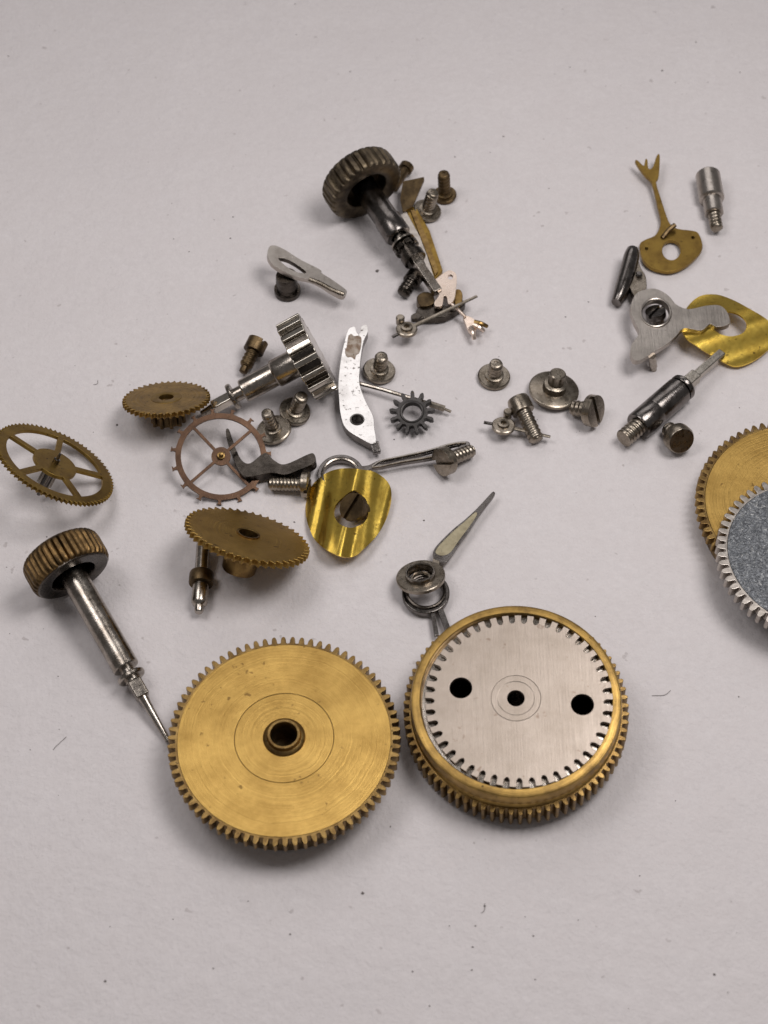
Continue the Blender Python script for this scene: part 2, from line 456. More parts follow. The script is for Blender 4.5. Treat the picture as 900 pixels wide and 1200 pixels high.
# brass barrel, front
k = K(333, 864, 2.2)
t = Thing('mainspring_barrel', 'large plain brass barrel gear with a round hub hole, lowest in the photo', 'barrel gear', W(333, 864, 2.2) * 1, GB)
t.o.location.z = 0; t.M = Matrix.Translation((t.M.translation.x, t.M.translation.y, 0)); t.o.matrix_world = t.M
ro, rr = 137 * k, 127.5 * k
rim = barrel_gear(t, 74, ro, rr, 1.62, 2.2, 0)
t.add('face_plate', prism(B(), [circle(rim - .001, 128), circle(58.6 * k, 96)], 1.66, 2.2), BRASS, bevel=.006)
t.add('centre_disc', lathe(B(), [(18 * k, 1.7), (58.15 * k, 1.7), (58.15 * k, 2.18), (57.7 * k, 2.2), (18 * k, 2.2), (18 * k, 1.7)], 96), BRASS, bevel=0)
t.add('hub', lathe(B(), [(25 * k, 2.15), (25 * k, 2.22), (23.5 * k, 2.30), (20.5 * k, 2.36), (19.6 * k, 2.50), (18.8 * k, 2.55), (16.2 * k, 2.55), (15.2 * k, 2.5), (15 * k, .3)], 64), BRASS_EDGE, bevel=0, angle=40)
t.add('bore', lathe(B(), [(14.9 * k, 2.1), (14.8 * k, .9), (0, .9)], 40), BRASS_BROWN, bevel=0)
t.add('drum', lathe(B(), [(16 * k, 0.02), (112 * k, .02), (119 * k, .12), (121 * k, .3), (121 * k, 1.55), (118 * k, 1.62), (16 * k, 1.62), (16 * k, .02)], 128), BRASS_EDGE, bevel=0)

# brass barrel with the nickel cover; its far edge is propped up on the ring-ended hand
k = K(604, 842, 1.0)
M = tilted(604, 839, 1.02, .915, 88) @ Matrix.Translation((0, 0, -.7))
t = Thing('mainspring_barrel', 'brass toothed barrel with a silvery slotted cover and three round holes', 'barrel gear', M, GB)
ro, rr = 131 * k, 123.5 * k
t.add('tooth_ring', prism(B(), [gear_loop(76, ro, rr, 'round'), circle(104 * k, 96)], .40, 1.66), BRASS_EDGE, bevel=.035)
t.add('drum', lathe(B(), [(0, .03), (108 * k, .03), (115 * k, .12), (116 * k, .35), (122 * k, .36), (122 * k, 1.74), (120 * k, 1.82), (119.4 * k, 1.92), (121 * k, 2.02), (121 * k, 2.56), (120 * k, 2.70),
    (117 * k, 2.76), (110.6 * k, 2.76), (109.6 * k, 2.72), (109.2 * k, 2.30), (96 * k, 2.30), (95 * k, .9), (0, .9)], 144), BRASS_DULL, bevel=0)
ZD = 2.78
kd = K(610, 820, 2.9); Rd = 110 * kd; MI = M.inverted()
def dpt(u, v):                                  # the place on the cover's face seen there
    d = ray(u, v); n = M.col[2].to_3d(); p0 = M @ Vector((0, 0, ZD)); q = MI @ (CAM + d * ((p0 - CAM).dot(n) / d.dot(n))); return (q.x, q.y)
cx, cy = dpt(611, 819.5)
off = lambda pts: [(x + cx * .5, y + cy * .5) for x, y in pts]
loops = [off(gear_loop(45, Rd * .998, Rd * .998 - 7.6 * kd, 'slot'))]
t.add('cover_seat', lathe(B(), [(97 * k, 2.25), (109 * k, 2.25), (109 * k, 2.47), (105 * k, 2.49), (97 * k, 2.49), (97 * k, 2.25)], 120), STEEL, bevel=0)
hl = [circle(13.2 * kd, 36, *dpt(540, 806)), circle(13.2 * kd, 36, *dpt(682.5, 825.5)), circle(10.4 * kd, 36)]
t.add('cover', prism(B(), [loops[0]] + hl[:2] + [circle(29 * kd, 64)], ZD - .24, ZD), NICKEL_DISC, bevel=.025)
t.add('cover_centre', lathe(B(), [(28.97 * kd, ZD - .2), (28.97 * kd, ZD - .012), (28.6 * kd, ZD - .004), (22 * kd, ZD - .004), (21 * kd, ZD - .02), (14 * kd, ZD - .02), (10.4 * kd, ZD - .021), (10.2 * kd, ZD - .6)], 64), NICKEL_DISC, bevel=0, angle=20)
t.add('mainspring', lathe(B(), [(12 * k, .95)] + [(q * k, 1.3 + .06 * (i % 2)) for i, q in enumerate(range(13, 93, 2))] + [(93 * k, .95)], 72), BLACK, bevel=0)
t.add('arbor_hole', lathe(B(), [(10.0 * kd, ZD - .3), (9.9 * kd, 1.0), (0, 1.0)], 36), BLACK, bevel=0)

# barrel at the right edge with the ratchet wheel lying on it
k = K(947, 594, 1.7)
base = W(947, 594, 1.7); base.z = 0
t = Thing('mainspring_barrel', 'brass barrel gear cut by the right edge, under a grey toothed wheel', 'barrel gear', base, GB)
ro, rr = 131 * k, 122 * k
rim = barrel_gear(t, 74, ro, rr, 1.15, 1.7, 0)
t.add('face_plate', prism(B(), [circle(rim - .001, 128), circle(16 * k, 48)], 1.2, 1.7), BRASS, bevel=.006)
t.add('drum', lathe(B(), [(0, .02), (114 * k, .02), (120 * k, .12), (121.5 * k, .3), (121.5 * k, 1.1), (119 * k, 1.16), (0, 1.16)], 128), BRASS_EDGE, bevel=0)
k = K(946, 651, 2.45)
M = Matrix.Translation(W(951, 655, 1.95)) @ Matrix.Rotation(math.radians(1.2), 4, 'X')
t = Thing('ratchet_wheel', 'grey granular steel toothed wheel lying on the brass barrel at the right edge', 'gear', M)
t.add('tooth_ring', prism(B(), [gear_loop(60, 113 * k, 102.5 * k, 'stub'), circle(100 * k, 96)], -.2, .45), NICKEL, bevel=.06)
t.add('face', lathe(B(), [(0, -.15), (99.9 * k, -.15), (99.9 * k, .448), (98 * k, .46), (0, .462)], 96), ETCH, bevel=0)

# ------------------------------------------------------------------ crowns with stems
GC = 'winding crowns with stems'
# lower left
back, front, tip = (70, 640, 2.42), (86, 675, 2.12), (197, 868, .22)
M, L = axis(front, tip); k = K(*front); R = 49 * k
M2, h = axis(back, front)
t = Thing('watch_winder', 'brass ridged crown with long shiny steel stem beside the big plain barrel', 'winding crown', M, GC)
h = 1.75
bm = lathe(B(), crown_profile(R, h, R * .62), 192, ridge(38, .075)); bm.transform(Matrix.Translation((0, 0, -h)))
t.add('crown', bm, BRASS_RIDGE, bevel=0, angle=40)
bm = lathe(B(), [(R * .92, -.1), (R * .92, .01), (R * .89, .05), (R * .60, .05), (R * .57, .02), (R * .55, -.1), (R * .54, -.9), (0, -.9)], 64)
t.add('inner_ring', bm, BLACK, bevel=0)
sr = 15.8 * k; a = .57 * L
t.add('sleeve', lathe(B(), [(0, -.8), (sr, -.8), (sr, a - .06), (sr * .94, a), (sr * .45, a), (sr * .4, a - .1), (0, a - .1)], 48), STEEL, bevel=0)
st = t.add('stem', lathe(B(), [(0, a - .2), (sr * .52, a - .2), (sr * .52, a + .38), (sr * .98, a + .38), (sr * 1.05, a + .43), (sr * 1.05, a + .56), (sr * .98, a + .62), (sr * .6, a + .62), (sr * .6, a + .8), (0, a + .8)], 40), STEEL, bevel=0)
bm = B(); q = sr * .52; box(bm, -q, q, -q, q, a + .75, a + 1.75); t.add('square_shaft', bm, STEEL, bevel=.1)
t.add('pivot', lathe(B(), [(0, a + 1.7), (sr * .42, a + 1.7), (sr * .33, a + 2.1), (sr * .2, L), (0, L)], 24), STEEL, bevel=0)
# top
back, front, tip = (413, 199, 2.6), (431, 225, 2.25), (513, 343, 1.0)
M, L = axis(front, tip); k = K(*front); R = 47 * k
t = Thing('watch_winder', 'dark brown ridged crown with dark steel stem, topmost of the crowns', 'winding crown', M, GC)
h = 1.7
bm = lathe(B(), crown_profile(R, h, R * .56), 192, ridge(30, .07)); bm.transform(Matrix.Translation((0, 0, -h)))
t.add('crown', bm, CROWN_BROWN, bevel=0, angle=40)
sr = 15.5 * k; a = .45 * L
t.add('sleeve', lathe(B(), [(0, -.8), (sr * .95, -.8), (sr * .95, .6 * a), (sr * 1.03, .64 * a), (sr * 1.03, a - .12), (sr * .95, a), (sr * .62, a), (sr * .58, a - .3), (0, a - .3)], 48), DARK, bevel=0)
t.add('stem', lathe(B(), [(0, a - .4), (sr * .45, a - .4), (sr * .45, a + .35), (sr * .85, a + .38), (sr * .95, a + .46), (sr * .95, a + .58), (sr * .5, a + .64), (sr * .5, a + .8), (0, a + .8)], 40), STEEL, bevel=0)
cl = gear_loop(8, sr * .98, sr * .74, 'block')
bm = B(); prism(bm, [cl], a + .75, a + 1.05); lathe(bm, [(0, a + 1.02), (sr * .72, a + 1.02), (sr * .72, a + 1.4), (sr * .9, a + 1.45), (sr * .9, a + 1.95), (0, a + 1.95)], 32)
t.add('clutch_wheel', bm, BLACK, bevel=.03)
bm = B(); q = sr * .34; box(bm, -q, q, -q, q, a + 1.9, L); t.add('square_shaft', bm, STEEL, bevel=.06)
# nickel toothed crown, middle
fr, tip = (347, 425, 2.30), (236, 485, .35)
M, L = axis(fr, tip); k = K(*fr); R = 50 * k
t = Thing('watch_winder', 'shiny nickel crown with square cut teeth and stem, standing on its rim', 'winding crown', M, GC)
h = 1.40
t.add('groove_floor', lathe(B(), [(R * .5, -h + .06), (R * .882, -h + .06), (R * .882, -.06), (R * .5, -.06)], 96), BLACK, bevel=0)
bm = B(); prism(bm, [gear_loop(17, R, R * .88, 'crown'), circle(R * .78, 64)], -h, 0)
lathe(bm, [(0, -h), (R * .8, -h), (R * .8, -.35), (0, -.35)], 64)
t.add('crown', bm, NICKEL_BRIGHT, bevel=.05)
sr = 14.3 * k; a0, a = .12, .56 * L
t.add('sleeve', lathe(B(), [(0, -.5), (sr * 1.18, -.5), (sr * 1.18, .38 * a), (sr * 1.12, .40 * a), (sr * 1.0, .42 * a), (sr, a - .08), (sr * .92, a), (0, a)], 48), STEEL, bevel=0)
t.add('stem', lathe(B(), [(0, a - .1), (sr * .60, a - .1), (sr * .6, a + .5), (sr * 1.1, a + .5), (sr * 1.15, a + .55), (sr * 1.15, a + .68), (sr * 1.1, a + .74), (sr * .55, a + .74), (0, a + .74)], 40), STEEL, bevel=0)
bm = B(); q = sr * .44; box(bm, -q, q, -q, q, a + .7, a + 1.9); t.add('square_shaft', bm, NICKEL_BRIGHT, bevel=.08)
t.add('pivot', lathe(B(), [(0, a + 1.8), (sr * .4, a + 1.8), (sr * .25, L), (0, L)], 24), STEEL, bevel=0)
# threaded stem at right
p0, p1 = (731, 514, .80), (846, 414, .9)
M, L = axis(p0, p1); k = K(*p0)
t = Thing('threaded_spindle', 'threaded stem with a polished dark sleeve and bright square tip', 'winding stem', M)
sr = 17.3 * k
t.add('thread', thread(B(), sr * .66, 0, .20 * L, .26), SCREW, bevel=0, angle=50)
t.add('sleeve', lathe(B(), [(0, .14 * L), (sr * .94, .14 * L), (sr, .15 * L), (sr, .30 * L), (sr * .985, .305 * L), (sr, .31 * L), (sr, .55 * L), (sr * .93, .56 * L), (sr * .6, .56 * L), (sr * .6, .58 * L), (0, .58 * L)], 48), DARK, bevel=0)
t.add('flange', lathe(B(), [(0, .57 * L), (sr * .92, .57 * L), (sr * .98, .58 * L), (sr * .98, .60 * L), (sr * .9, .61 * L), (sr * .5, .61 * L), (0, .63 * L)], 40), DARK, bevel=0)
bm = B(); q = sr * .42; box(bm, -q, q, -q, q, .61 * L, .73 * L); q = sr * .30; box(bm, -q, q, -q, q, .72 * L, L); t.add('square_shaft', bm, NICKEL_BRIGHT, bevel=.07)
# loose arbor beside the tilted gear
p0, p1 = (239, 636, .62), (233, 718, .55)
M, L = axis(p0, p1); k = K(*p0)
t = Thing('arbor', 'short steel arbor with a collar, its top under the tilted brass gear', 'arbor', M)
t.add('shaft', lathe(B(), [(0, 0), (8.5 * k, 0), (8.5 * k, .46 * L), (9.5 * k, .5 * L), (9.5 * k, .86 * L), (8 * k, .89 * L), (5.5 * k, .91 * L), (5 * k, .98 * L), (4 * k, L), (0, L)], 32), STEEL, bevel=0)
t.add('collar', lathe(B(), [(8 * k, .44 * L), (13.5 * k, .44 * L), (14.2 * k, .46 * L), (14.2 * k, .58 * L), (13.5 * k, .6 * L), (9 * k, .6 * L)], 40), BRASS_BROWN, bevel=0)
# stepped pin upper right
p0, p1 = (829, 203, .80), (840, 269, .60)
M, L = axis(p0, p1); k = K(*p0)
t = Thing('stepped_pin', 'grey stepped steel pin with a threaded end beside the forked brass plate', 'pin', M)
t.add('body', lathe(B(), [(0, 0), (10 * k, .01), (12 * k, .05), (14.3 * k, .2), (14.6 * k, .46 * L), (13.8 * k, .47 * L), (11 * k, .48 * L), (10.8 * k, .72 * L), (9.5 * k, .73 * L), (0, .73 * L)], 40), NICKEL, bevel=0)
t.add('thread', thread(B(), 7.6 * k, .70 * L, L - .06, .26), SCREW, bevel=0, angle=50)

# ------------------------------------------------------------------ small wheels
GW = 'small brass wheels'
# five-spoke wheel at the left edge
k = K(64, 544, 1.5); R = 74 * k
M = tilted(64, 544, 1.72, .49, 90 - 28); M = tilted(64, 544, .03 + R * math.sqrt(1 - M.col[2].z ** 2), .49, 90 - 28)
t = Thing('spoked_wheel', 'five spoke brass wheel tilted on its arbor at the left edge', 'gear', M, GW)
t.add('wheel', prism(B(), [gear_loop(75, R, R * .945, 'pointed'), *spoke_windows(5, R * .36, R * .81, R * .048, math.radians(22)), circle(R * .05, 16)], -.10, .10), BRASS_OLIVE, bevel=.02)
t.add('arbor', lathe(B(), [(0, -2.1), (.10, -2.1), (.12, -1.5), (.32, -1.45), (.32, -.1), (.17, -.1), (.17, .34), (.09, .36), (.07, .72), (0, .74)], 24), DARK, bevel=0)
bm = B(); prism(bm, [gear_loop(8, .42, .26, 'leaf')], -1.4, -.4); t.add('pinion', bm, STEEL, bevel=.02)
# flat gear on a short pinion, upper left
k = K(195, 468, 1.6); R = 51.5 * k
M = tilted(195, 468, 1.66, .38, 95)
t = Thing('pinion_gear', 'small solid brass gear tilted on its pinion beside the copper escape wheel', 'gear', M, GW)
t.add('wheel', prism(B(), [gear_loop(42, R, R * .90, 'saw'), circle(R * .17, 32)], -.16, .12), BRASS_DULL, bevel=.025)
t.add('centre_ring', lathe(B(), [(R * .17, -.1), (R * .17, .13), (R * .21, .15), (R * .35, .135), (R * .37, .10)], 48), BRASS_OLIVE, bevel=0)
t.add('pinion', prism(B(), [gear_loop(10, R * .40, R * .28, 'leaf'), circle(R * .15, 20)], -1.4, -.14), BRASS_BROWN, bevel=.03)
# larger solid gear
k = K(290, 629, 1.6); R = 74.5 * k
M = tilted(290, 629, 2.25, .375, 90 - 15)
t = Thing('pinion_gear', 'solid brass gear tilted on a short brass hub above the large plain barrel', 'gear', M, GW)
t.add('wheel', prism(B(), [gear_loop(48, R, R * .91, 'saw'), circle(R * .165, 32)], -.18, .14), BRASS, bevel=.03)
t.add('hub', lathe(B(), [(R * .155, .20), (R * .165, .22), (R * .185, .22), (R * .19, .12), (R * .30, -.17), (R * .27, -1.85), (R * .25, -1.95), (R * .16, -1.95), (R * .155, .2)], 48), BRASS_EDGE, bevel=0)
# copper escape wheel
k = K(259, 535, .9); R = 59 * k
M = tilted(259, 535, 1.0, .955, 84)
t = Thing('escape_wheel', 'thin copper escape wheel with four spokes and spaced club teeth', 'gear', M)
t.add('wheel', prism(B(), [gear_loop(15, R, R * .90, 'club', .1), *spoke_windows(4, R * .19, R * .79, R * .028, math.radians(44))], -.07, .07), COPPER, bevel=.015)
t.add('arbor', lathe(B(), [(0, -.75), (.1, -.75), (.14, -.4), (.2, -.08), (.22, .09), (.20, .22), (.13, .24), (.08, .5), (0, .52)], 24), BRASS_EDGE, bevel=0)
# star-like pinion
k = K(482, 484, .9); R = 27 * k
M = tilted(483, 484, .78, .93, 100)
t = Thing('star_gear', 'small dark grey star shaped gear leaning on a thin wire pin', 'gear', M)
t.add('wheel', prism(B(), [gear_loop(13, R, R * .64, 'leaf', .1), circle(R * .42, 32)], -.26, .18), STARG, bevel=.03)
t.add('bore', lathe(B(), [(R * .42, -.25), (R * .44, .2), (R * .5, .22), (R * .54, .17)], 32), STARG, bevel=0)

# ------------------------------------------------------------------ flat levers, plates, hands
z4 = zoom(370, 360, 4.5)
# polished yoke
out = sm(z4([(172, 118), (190, 104), (208, 104), (214, 128), (224, 142), (236, 132), (240, 104), (256, 92), (270, 97), (275, 130), (252, 180), (238, 260), (232, 330), (232, 410), (265, 500), (302, 575), (309, 640), (318, 700),
              (300, 722), (235, 690), (160, 640), (132, 570), (122, 470), (120, 390), (135, 260), (158, 160)]), 4)
c = W(410, 470, 0); t = Thing('yoke_lever', 'mirror bright curved steel lever with a hole and rusty forked top', 'lever', c)
zt = lambda u, v: 1.0 - (v - 380) * .0009
t.add('body', sheet([out, circle(6.4, 24, 418.5, 491.5)], lambda u, v: zt(u, v) - .03, .55), DARK, world=True, bevel=.04)
t.add('polished_face', sheet([out, circle(6.4, 24, 418.5, 491.5)], zt, .035), MIRROR, world=True, bevel=.012)
rust = sm(z4([(170, 160), (186, 140), (202, 152), (222, 150), (240, 160), (240, 200), (230, 240), (214, 252), (206, 275), (188, 262), (165, 262), (154, 236), (164, 205)]), 3)
t.add('rust_patch', sheet([rust], lambda u, v: zt(u, v) + .012, .02), RUST, world=True, bevel=0)
t.add('hole_rim', (lambda bm: (bm.transform(Matrix.Translation(W(418.5, 491.5, zt(0, 491)))), bm)[1])(lathe(B(), [(.30, -.5), (.30, .0), (.33, .03), (.40, .02), (.42, -.02)], 28)), DARK, world=True, bevel=0)
foot = [(433.5, 519), (443.5, 516), (446.5, 529), (437.5, 531.5)]
t.add('tail', sheet([foot], lambda u, v: .88 - (v - 516) * .016, .45), DARK, world=True, bevel=.06)

# nickel click with loop, upper left
zc = zoom(290, 270, 6.43)
out = sm(zc([(152, 190), (165, 122), (212, 114), (290, 150), (400, 220), (545, 293), (562, 322), (640, 372), (735, 440), (748, 470), (716, 497), (640, 462), (545, 402), (465, 368), (380, 352), (280, 312), (190, 255)]), 4)
hole = sm(zc([(232, 210), (300, 218), (380, 262), (445, 316), (380, 316), (300, 276)]), 4)
zt = lambda u, v: 2.1 - (u - 313) * .010
c = W(345, 340, 0); t = Thing('click_lever', 'nickel looped lever with a narrow tail propped on a dark stub', 'lever', c)
t.add('plate', sheet([out, hole], zt, .30), NICKEL, world=True, bevel=.06)
t.add('rib', tube(B(), smo([W(362, 327, 1.64), W(375, 332, 1.52), (W(390, 340, 1.36)), W(403, 345, 1.22)], 4), .13, 8), SCREW, world=True, bevel=0)
bm = B(); kk = K(338, 335); thread(bm, 13 * kk, 1.42, .02, .3); lathe(bm, [(0, .0), (15 * kk, 0), (15.5 * kk, .1), (15.5 * kk, .35), (0, .4)], 32)
bm.transform(Matrix.Translation(W(337, 343, 0))); t.add('stub', bm, BLACK, world=True, bevel=0, angle=50)  # the stub's black includes the shade under the plate, put into its colour

# black angled lever
z7 = zoom(180, 460, 3)
out = sm(z7([(254, 132), (264, 128), (276, 160), (292, 205), (312, 240), (340, 248), (384, 214), (402, 216), (424, 238), (462, 252), (540, 218), (562, 214), (570, 234), (556, 252), (500, 276), (462, 288), (410, 282), (330, 296), (300, 276), (274, 215), (258, 168)]), 4)
c = W(320, 548, 0); t = Thing('pallet_lever', 'black bent steel lever lying under the copper escape wheel', 'lever', c)
t.add('body', sheet([out], lambda u, v: .72 + (u - 265) * .0035, .6), BLACK, world=True, bevel=.11)

# dark spring hand: ring with a long loop
g1 = 'dark ring ended skeleton hands'
ringo = [(399 + 27 * math.cos(a), 556 - 23 * math.sin(a)) for a in [math.radians(12 + q * 336 / 40) for q in range(41)]]
outer = [(425.5, 551.3)] + [(x, y) for x, y in ringo[1:-1]] + [(426.5, 560)]
c = W(460, 545, 0); t = Thing('skeleton_hand', 'dark steel hand with ring end and long open loop beside the slotted screw', 'watch hand', c, g1)
rg = circle(27.5, 56, 399.5, 556); rg = [(x, 556 + (y - 556) * .86) for x, y in rg]; ri = [(399.5 + (x - 399.5) * .72, 556 + (y - 556) * .70) for x, y in rg]
t.add('ring', sheet([rg, ri], .42, .30), DARK, world=True, bevel=.05)
t.add('ring_lip', tube(B(), [W(x, y, .47) for x, y in [(399.5 + 21.5 * math.cos(q * PI / 24), 556 + 18.3 * math.sin(q * PI / 24)) for q in range(49)]], .10, 8), STEEL, world=True, bevel=0)
lo = sm([(419, 547), (432, 545), (445, 539), (470, 533.5), (500, 527), (528, 519), (546, 517), (551, 520), (547, 525), (534, 531), (505, 537.5), (470, 543), (447, 547.5), (434, 549.5), (424, 553)], 4)
li = sm([(446, 542.5), (470, 537.5), (500, 531), (527, 523.5), (541, 520.6), (532, 526), (505, 533), (470, 539.5), (450, 544)], 4)
t.add('loop', sheet([lo, li], lambda u, v: .62 + max(0, u - 440) * .0012, .22), DARK, world=True, bevel=.05)
t.add('loop_wire', tube(B(), smo([W(436, 547, .63), W(447, 540, .68), W(470, 535, .72), W(500, 528.5, .76), W(530, 520, .8), W(546, 518.5, .8)], 4), .055, 6), NICKEL, world=True, bevel=0)
t.add('loop_wire', tube(B(), smo([W(436, 548, .63), W(450, 546, .68), W(470, 541.5, .72), W(505, 535.6, .76), W(533, 529, .8)], 4), .055, 6), SCREW, world=True, bevel=0)

# dark ring with two prongs, by the right barrel
c = W(500, 700, 0); t = Thing('skeleton_hand', 'dark ring with two short prongs under the nickel collar', 'watch hand', c, g1)
rg = [(499 + 28 * math.cos(2 * PI * q / 56), 694 + 24.5 * math.sin(2 * PI * q / 56)) for q in range(56)]; ri = [(499 + (x - 499) * .70, 694 + (y - 694) * .68) for x, y in rg]
t.add('ring', sheet([rg, ri], .55, .34), DARK, world=True, bevel=.06)
t.add('ring_lip', tube(B(), [W(499 + 22 * math.cos(q * PI / 24), 693 + 19 * math.sin(q * PI / 24), .60) for q in range(49)], .09, 8), BLACK, world=True, bevel=0)
for pts in ([(504, 712), (509, 713), (514.5, 744), (509, 745)], [(512, 713), (518, 709), (528, 736), (522, 739)]):
    t.add('prong', sheet([pts], .46, .2), DARK, world=True, bevel=.04)

# nickel collar
k = K(493, 676, 1.0)
M = tilted(493, 676, 1.02, .64, 98)
t = Thing('collar', 'small nickel flanged collar lying on a dark ring above the silvery barrel', 'collar', M)
t.add('flange', lathe(B(), [(15 * k, -.16), (27.8 * k, -.16), (28.8 * k, -.11), (28.8 * k, .06), (27.8 * k, .1), (17 * k, .1), (15 * k, .1), (15 * k, -.16)], 56), SCREW, bevel=0)
t.add('tube', lathe(B(), [(14.6 * k, -.15), (17.6 * k, -.15), (17.8 * k, .0), (17.8 * k, .28), (17 * k, .34), (15.6 * k, .34), (14.8 * k, .28), (14.6 * k, -.15)], 48), STEEL, bevel=0)
bm = tube(B(), [(10.5 * k * math.cos(q * PI / 16), 10.5 * k * math.sin(q * PI / 16), -.12) for q in range(33)], .09, 6)
t.add('inner_ring', bm, SCREW, bevel=0)

# lumed hand
z6 = zoom(450, 560, 6)
out = sm(z6([(345, 520), (380, 465), (480, 365), (560, 300), (640, 228), (700, 165), (758, 102), (776, 99), (777, 118), (720, 192), (662, 270), (604, 360), (545, 440), (484, 530), (440, 585), (402, 596), (380, 580), (350, 565)]), 3)
inn = sm(z6([(362, 518), (392, 470), (488, 374), (566, 308), (640, 242), (652, 262), (594, 350), (532, 432), (470, 520), (420, 545), (380, 540)]), 3)
c = W(535, 625, 0); t = Thing('watch_hand', 'pointed watch hand filled with aged cream lume beside the nickel collar', 'watch hand', c)
zt = lambda u, v: .62
t.add('frame', sheet([out, inn], zt, .22), DARK, world=True, bevel=.04)
t.add('lume_fill', sheet([inn], lambda u, v: zt(u, v) - .02, .15), LUME, world=True, bevel=0)
t.add('neck', sheet([z6([(350, 545), (400, 560), (385, 625), (335, 615)])], .60, .2), SCREW, world=True, bevel=.03)

# seconds hands
GS = 'small seconds hands'
def seconds_hand(label, hub, hr, z, tail, tip, knob, ztip):
    c = W(*hub, 0); t = Thing('seconds_hand', label, 'watch hand', c, GS); k = K(*hub)
    bm = lathe(B(), [(4 * k, -.1), (hr * k, -.1), (hr * k, .06), (hr * k * .9, .1), (7 * k, .1), (6.5 * k, .22), (3.6 * k, .24), (3.2 * k, .05), (0, .05)], 40)
    bm.transform(Matrix.Translation(W(*hub, z)) @ Matrix.Rotation(math.radians(-8), 4, 'X')); t.add('hub', bm, SCREW, world=True, bevel=0)
    h3 = W(*hub, z - .03)
    t.add('needle', tube(B(), [h3, (h3 + W(*tip, ztip)) / 2, W(*tip, ztip)], lambda s: .15 - .05 * s, 8, .5), SCREW, world=True, bevel=0)
    t.add('tail', tube(B(), [h3, W(*tail, z)], .11, 8, .6), DARK, world=True, bevel=0)
    bm = lathe(B(), [(0, -.25), (5 * k, -.25), (5.2 * k, .2), (4 * k, .28), (0, .3)], 20); bm.transform(Matrix.Translation(W(*knob, z)))
    t.add('knob', bm, SCREW, world=True, bevel=0)
seconds_hand('tiny seconds hand with round hub leaning on a screw left of the big button screw', (590, 499), 13.5, .75, (567, 495), (645, 512), (595, 485), .5)
seconds_hand('thin needle hand with round hub below the topmost crown stem', (476.5, 386), 12.5, .9, (460, 395), (559, 347), (469, 375), 1.2)

# forked brass plate, upper right
z2 = zoom(690, 160, 4.286)
out = sm(z2([(255, 545), (278, 520), (330, 498), (352, 465), (362, 420), (346, 350), (316, 228), (282, 192), (235, 126), (245, 118), (276, 146), (284, 114), (295, 116), (300, 160), (322, 152), (341, 96), (357, 95), (352, 200), (338, 228), (362, 310),
              (388, 390), (408, 436), (445, 462), (520, 472), (552, 487), (572, 545), (558, 585), (500, 640), (440, 670), (380, 676), (310, 655), (270, 612)]), 3)
hol = z2([(415 + 46 * math.cos(q * PI / 16), 570 + 50 * math.sin(q * PI / 16)) for q in range(32)])
c = W(785, 290, 0); t = Thing('pallet_bridge', 'flat olive brass plate with a hole and long stem ending in a fork', 'plate', c)
zt = lambda u, v: .42 + max(0, 265 - v) * .006
t.add('plate', sheet([out, hol, z2(circle(8, 12, 290, 562)), z2(circle(8, 12, 523, 507))], zt, .24), BRASS_OLIVE, world=True, bevel=.03)
t.add('stud', tube(B(), [W(776, 279, .42), W(783, 270, .62), W(791, 263.5, .75)], .15, 8), BRASS_BROWN, world=True, bevel=0)

# dark clip by the cam
c = W(735, 330, 0); t = Thing('setting_lever', 'small dark polished steel lever standing beside the nickel cam plate', 'lever', c)
t.add('body', tube(B(), smo([W(741, 292, 1.15), W(740, 300, 1.05), W(735, 320, .85), W(727, 345, .62), W(722, 355, .52)], 4), lambda s: .26 + .24 * math.sin(PI * min(1, s * .85 + .1)), 18, 1.25), DARK, world=True, bevel=0)
lug = sm(z2([(188, 690), (205, 620), (240, 600), (262, 660), (286, 700), (290, 770), (262, 810), (228, 800), (205, 750)]), 3)
t.add('lug', sheet([lug], lambda u, v: 1.05 - (v - 310) * .004, .5), SCREW, world=True, bevel=.06)
t.add('pin', (lambda bm: (bm.transform(Matrix.Translation(W(748, 326, .8))), bm)[1])(lathe(B(), [(0, 0), (.2, 0), (.2, .38), (.14, .44), (0, .44)], 20)), DARK, world=True, bevel=0)

# nickel cam plate
out = sm([(740, 354), (748, 342), (767, 338), (783, 346), (793, 357), (807, 362), (828, 358), (844, 358), (853, 367), (855, 379), (840, 383), (832, 379.5), (822, 387), (802, 384.5), (793, 393), (783, 402), (768, 411), (752, 421), (743, 421.5), (739, 413), (741, 402), (749, 390), (743, 376), (739, 364)], 4)
c = W(775, 400, 0); t = Thing('cam_plate', 'brushed nickel three armed plate overlapping the bent yellow washer', 'plate', c)
zt = lambda u, v: 1.5 - (u - 768) * .002
hc = [(768.5 + 16.5 * math.cos(q * PI / 20), 366.5 + 15.5 * math.sin(q * PI / 20)) for q in range(40)]
t.add('plate', sheet([out, hc], zt, .38), NICKEL_BRUSHED, world=True, bevel=.06)
t.add('hole_rim', tube(B(), [W(768.5 + 17.3 * math.cos(q * PI / 24), 366.5 + 16.2 * math.sin(q * PI / 24), zt(768, 0) + .01) for q in range(49)], .075, 8), NICKEL, world=True, bevel=0)
bm = B(); thread(bm, .24, 1.2, .02, .22); bm.transform(Matrix.Translation(W(766, 433, 0)) @ Matrix.Rotation(math.radians(-12), 4, 'Y')); t.add('post', bm, STEEL, world=True, bevel=0, angle=50)

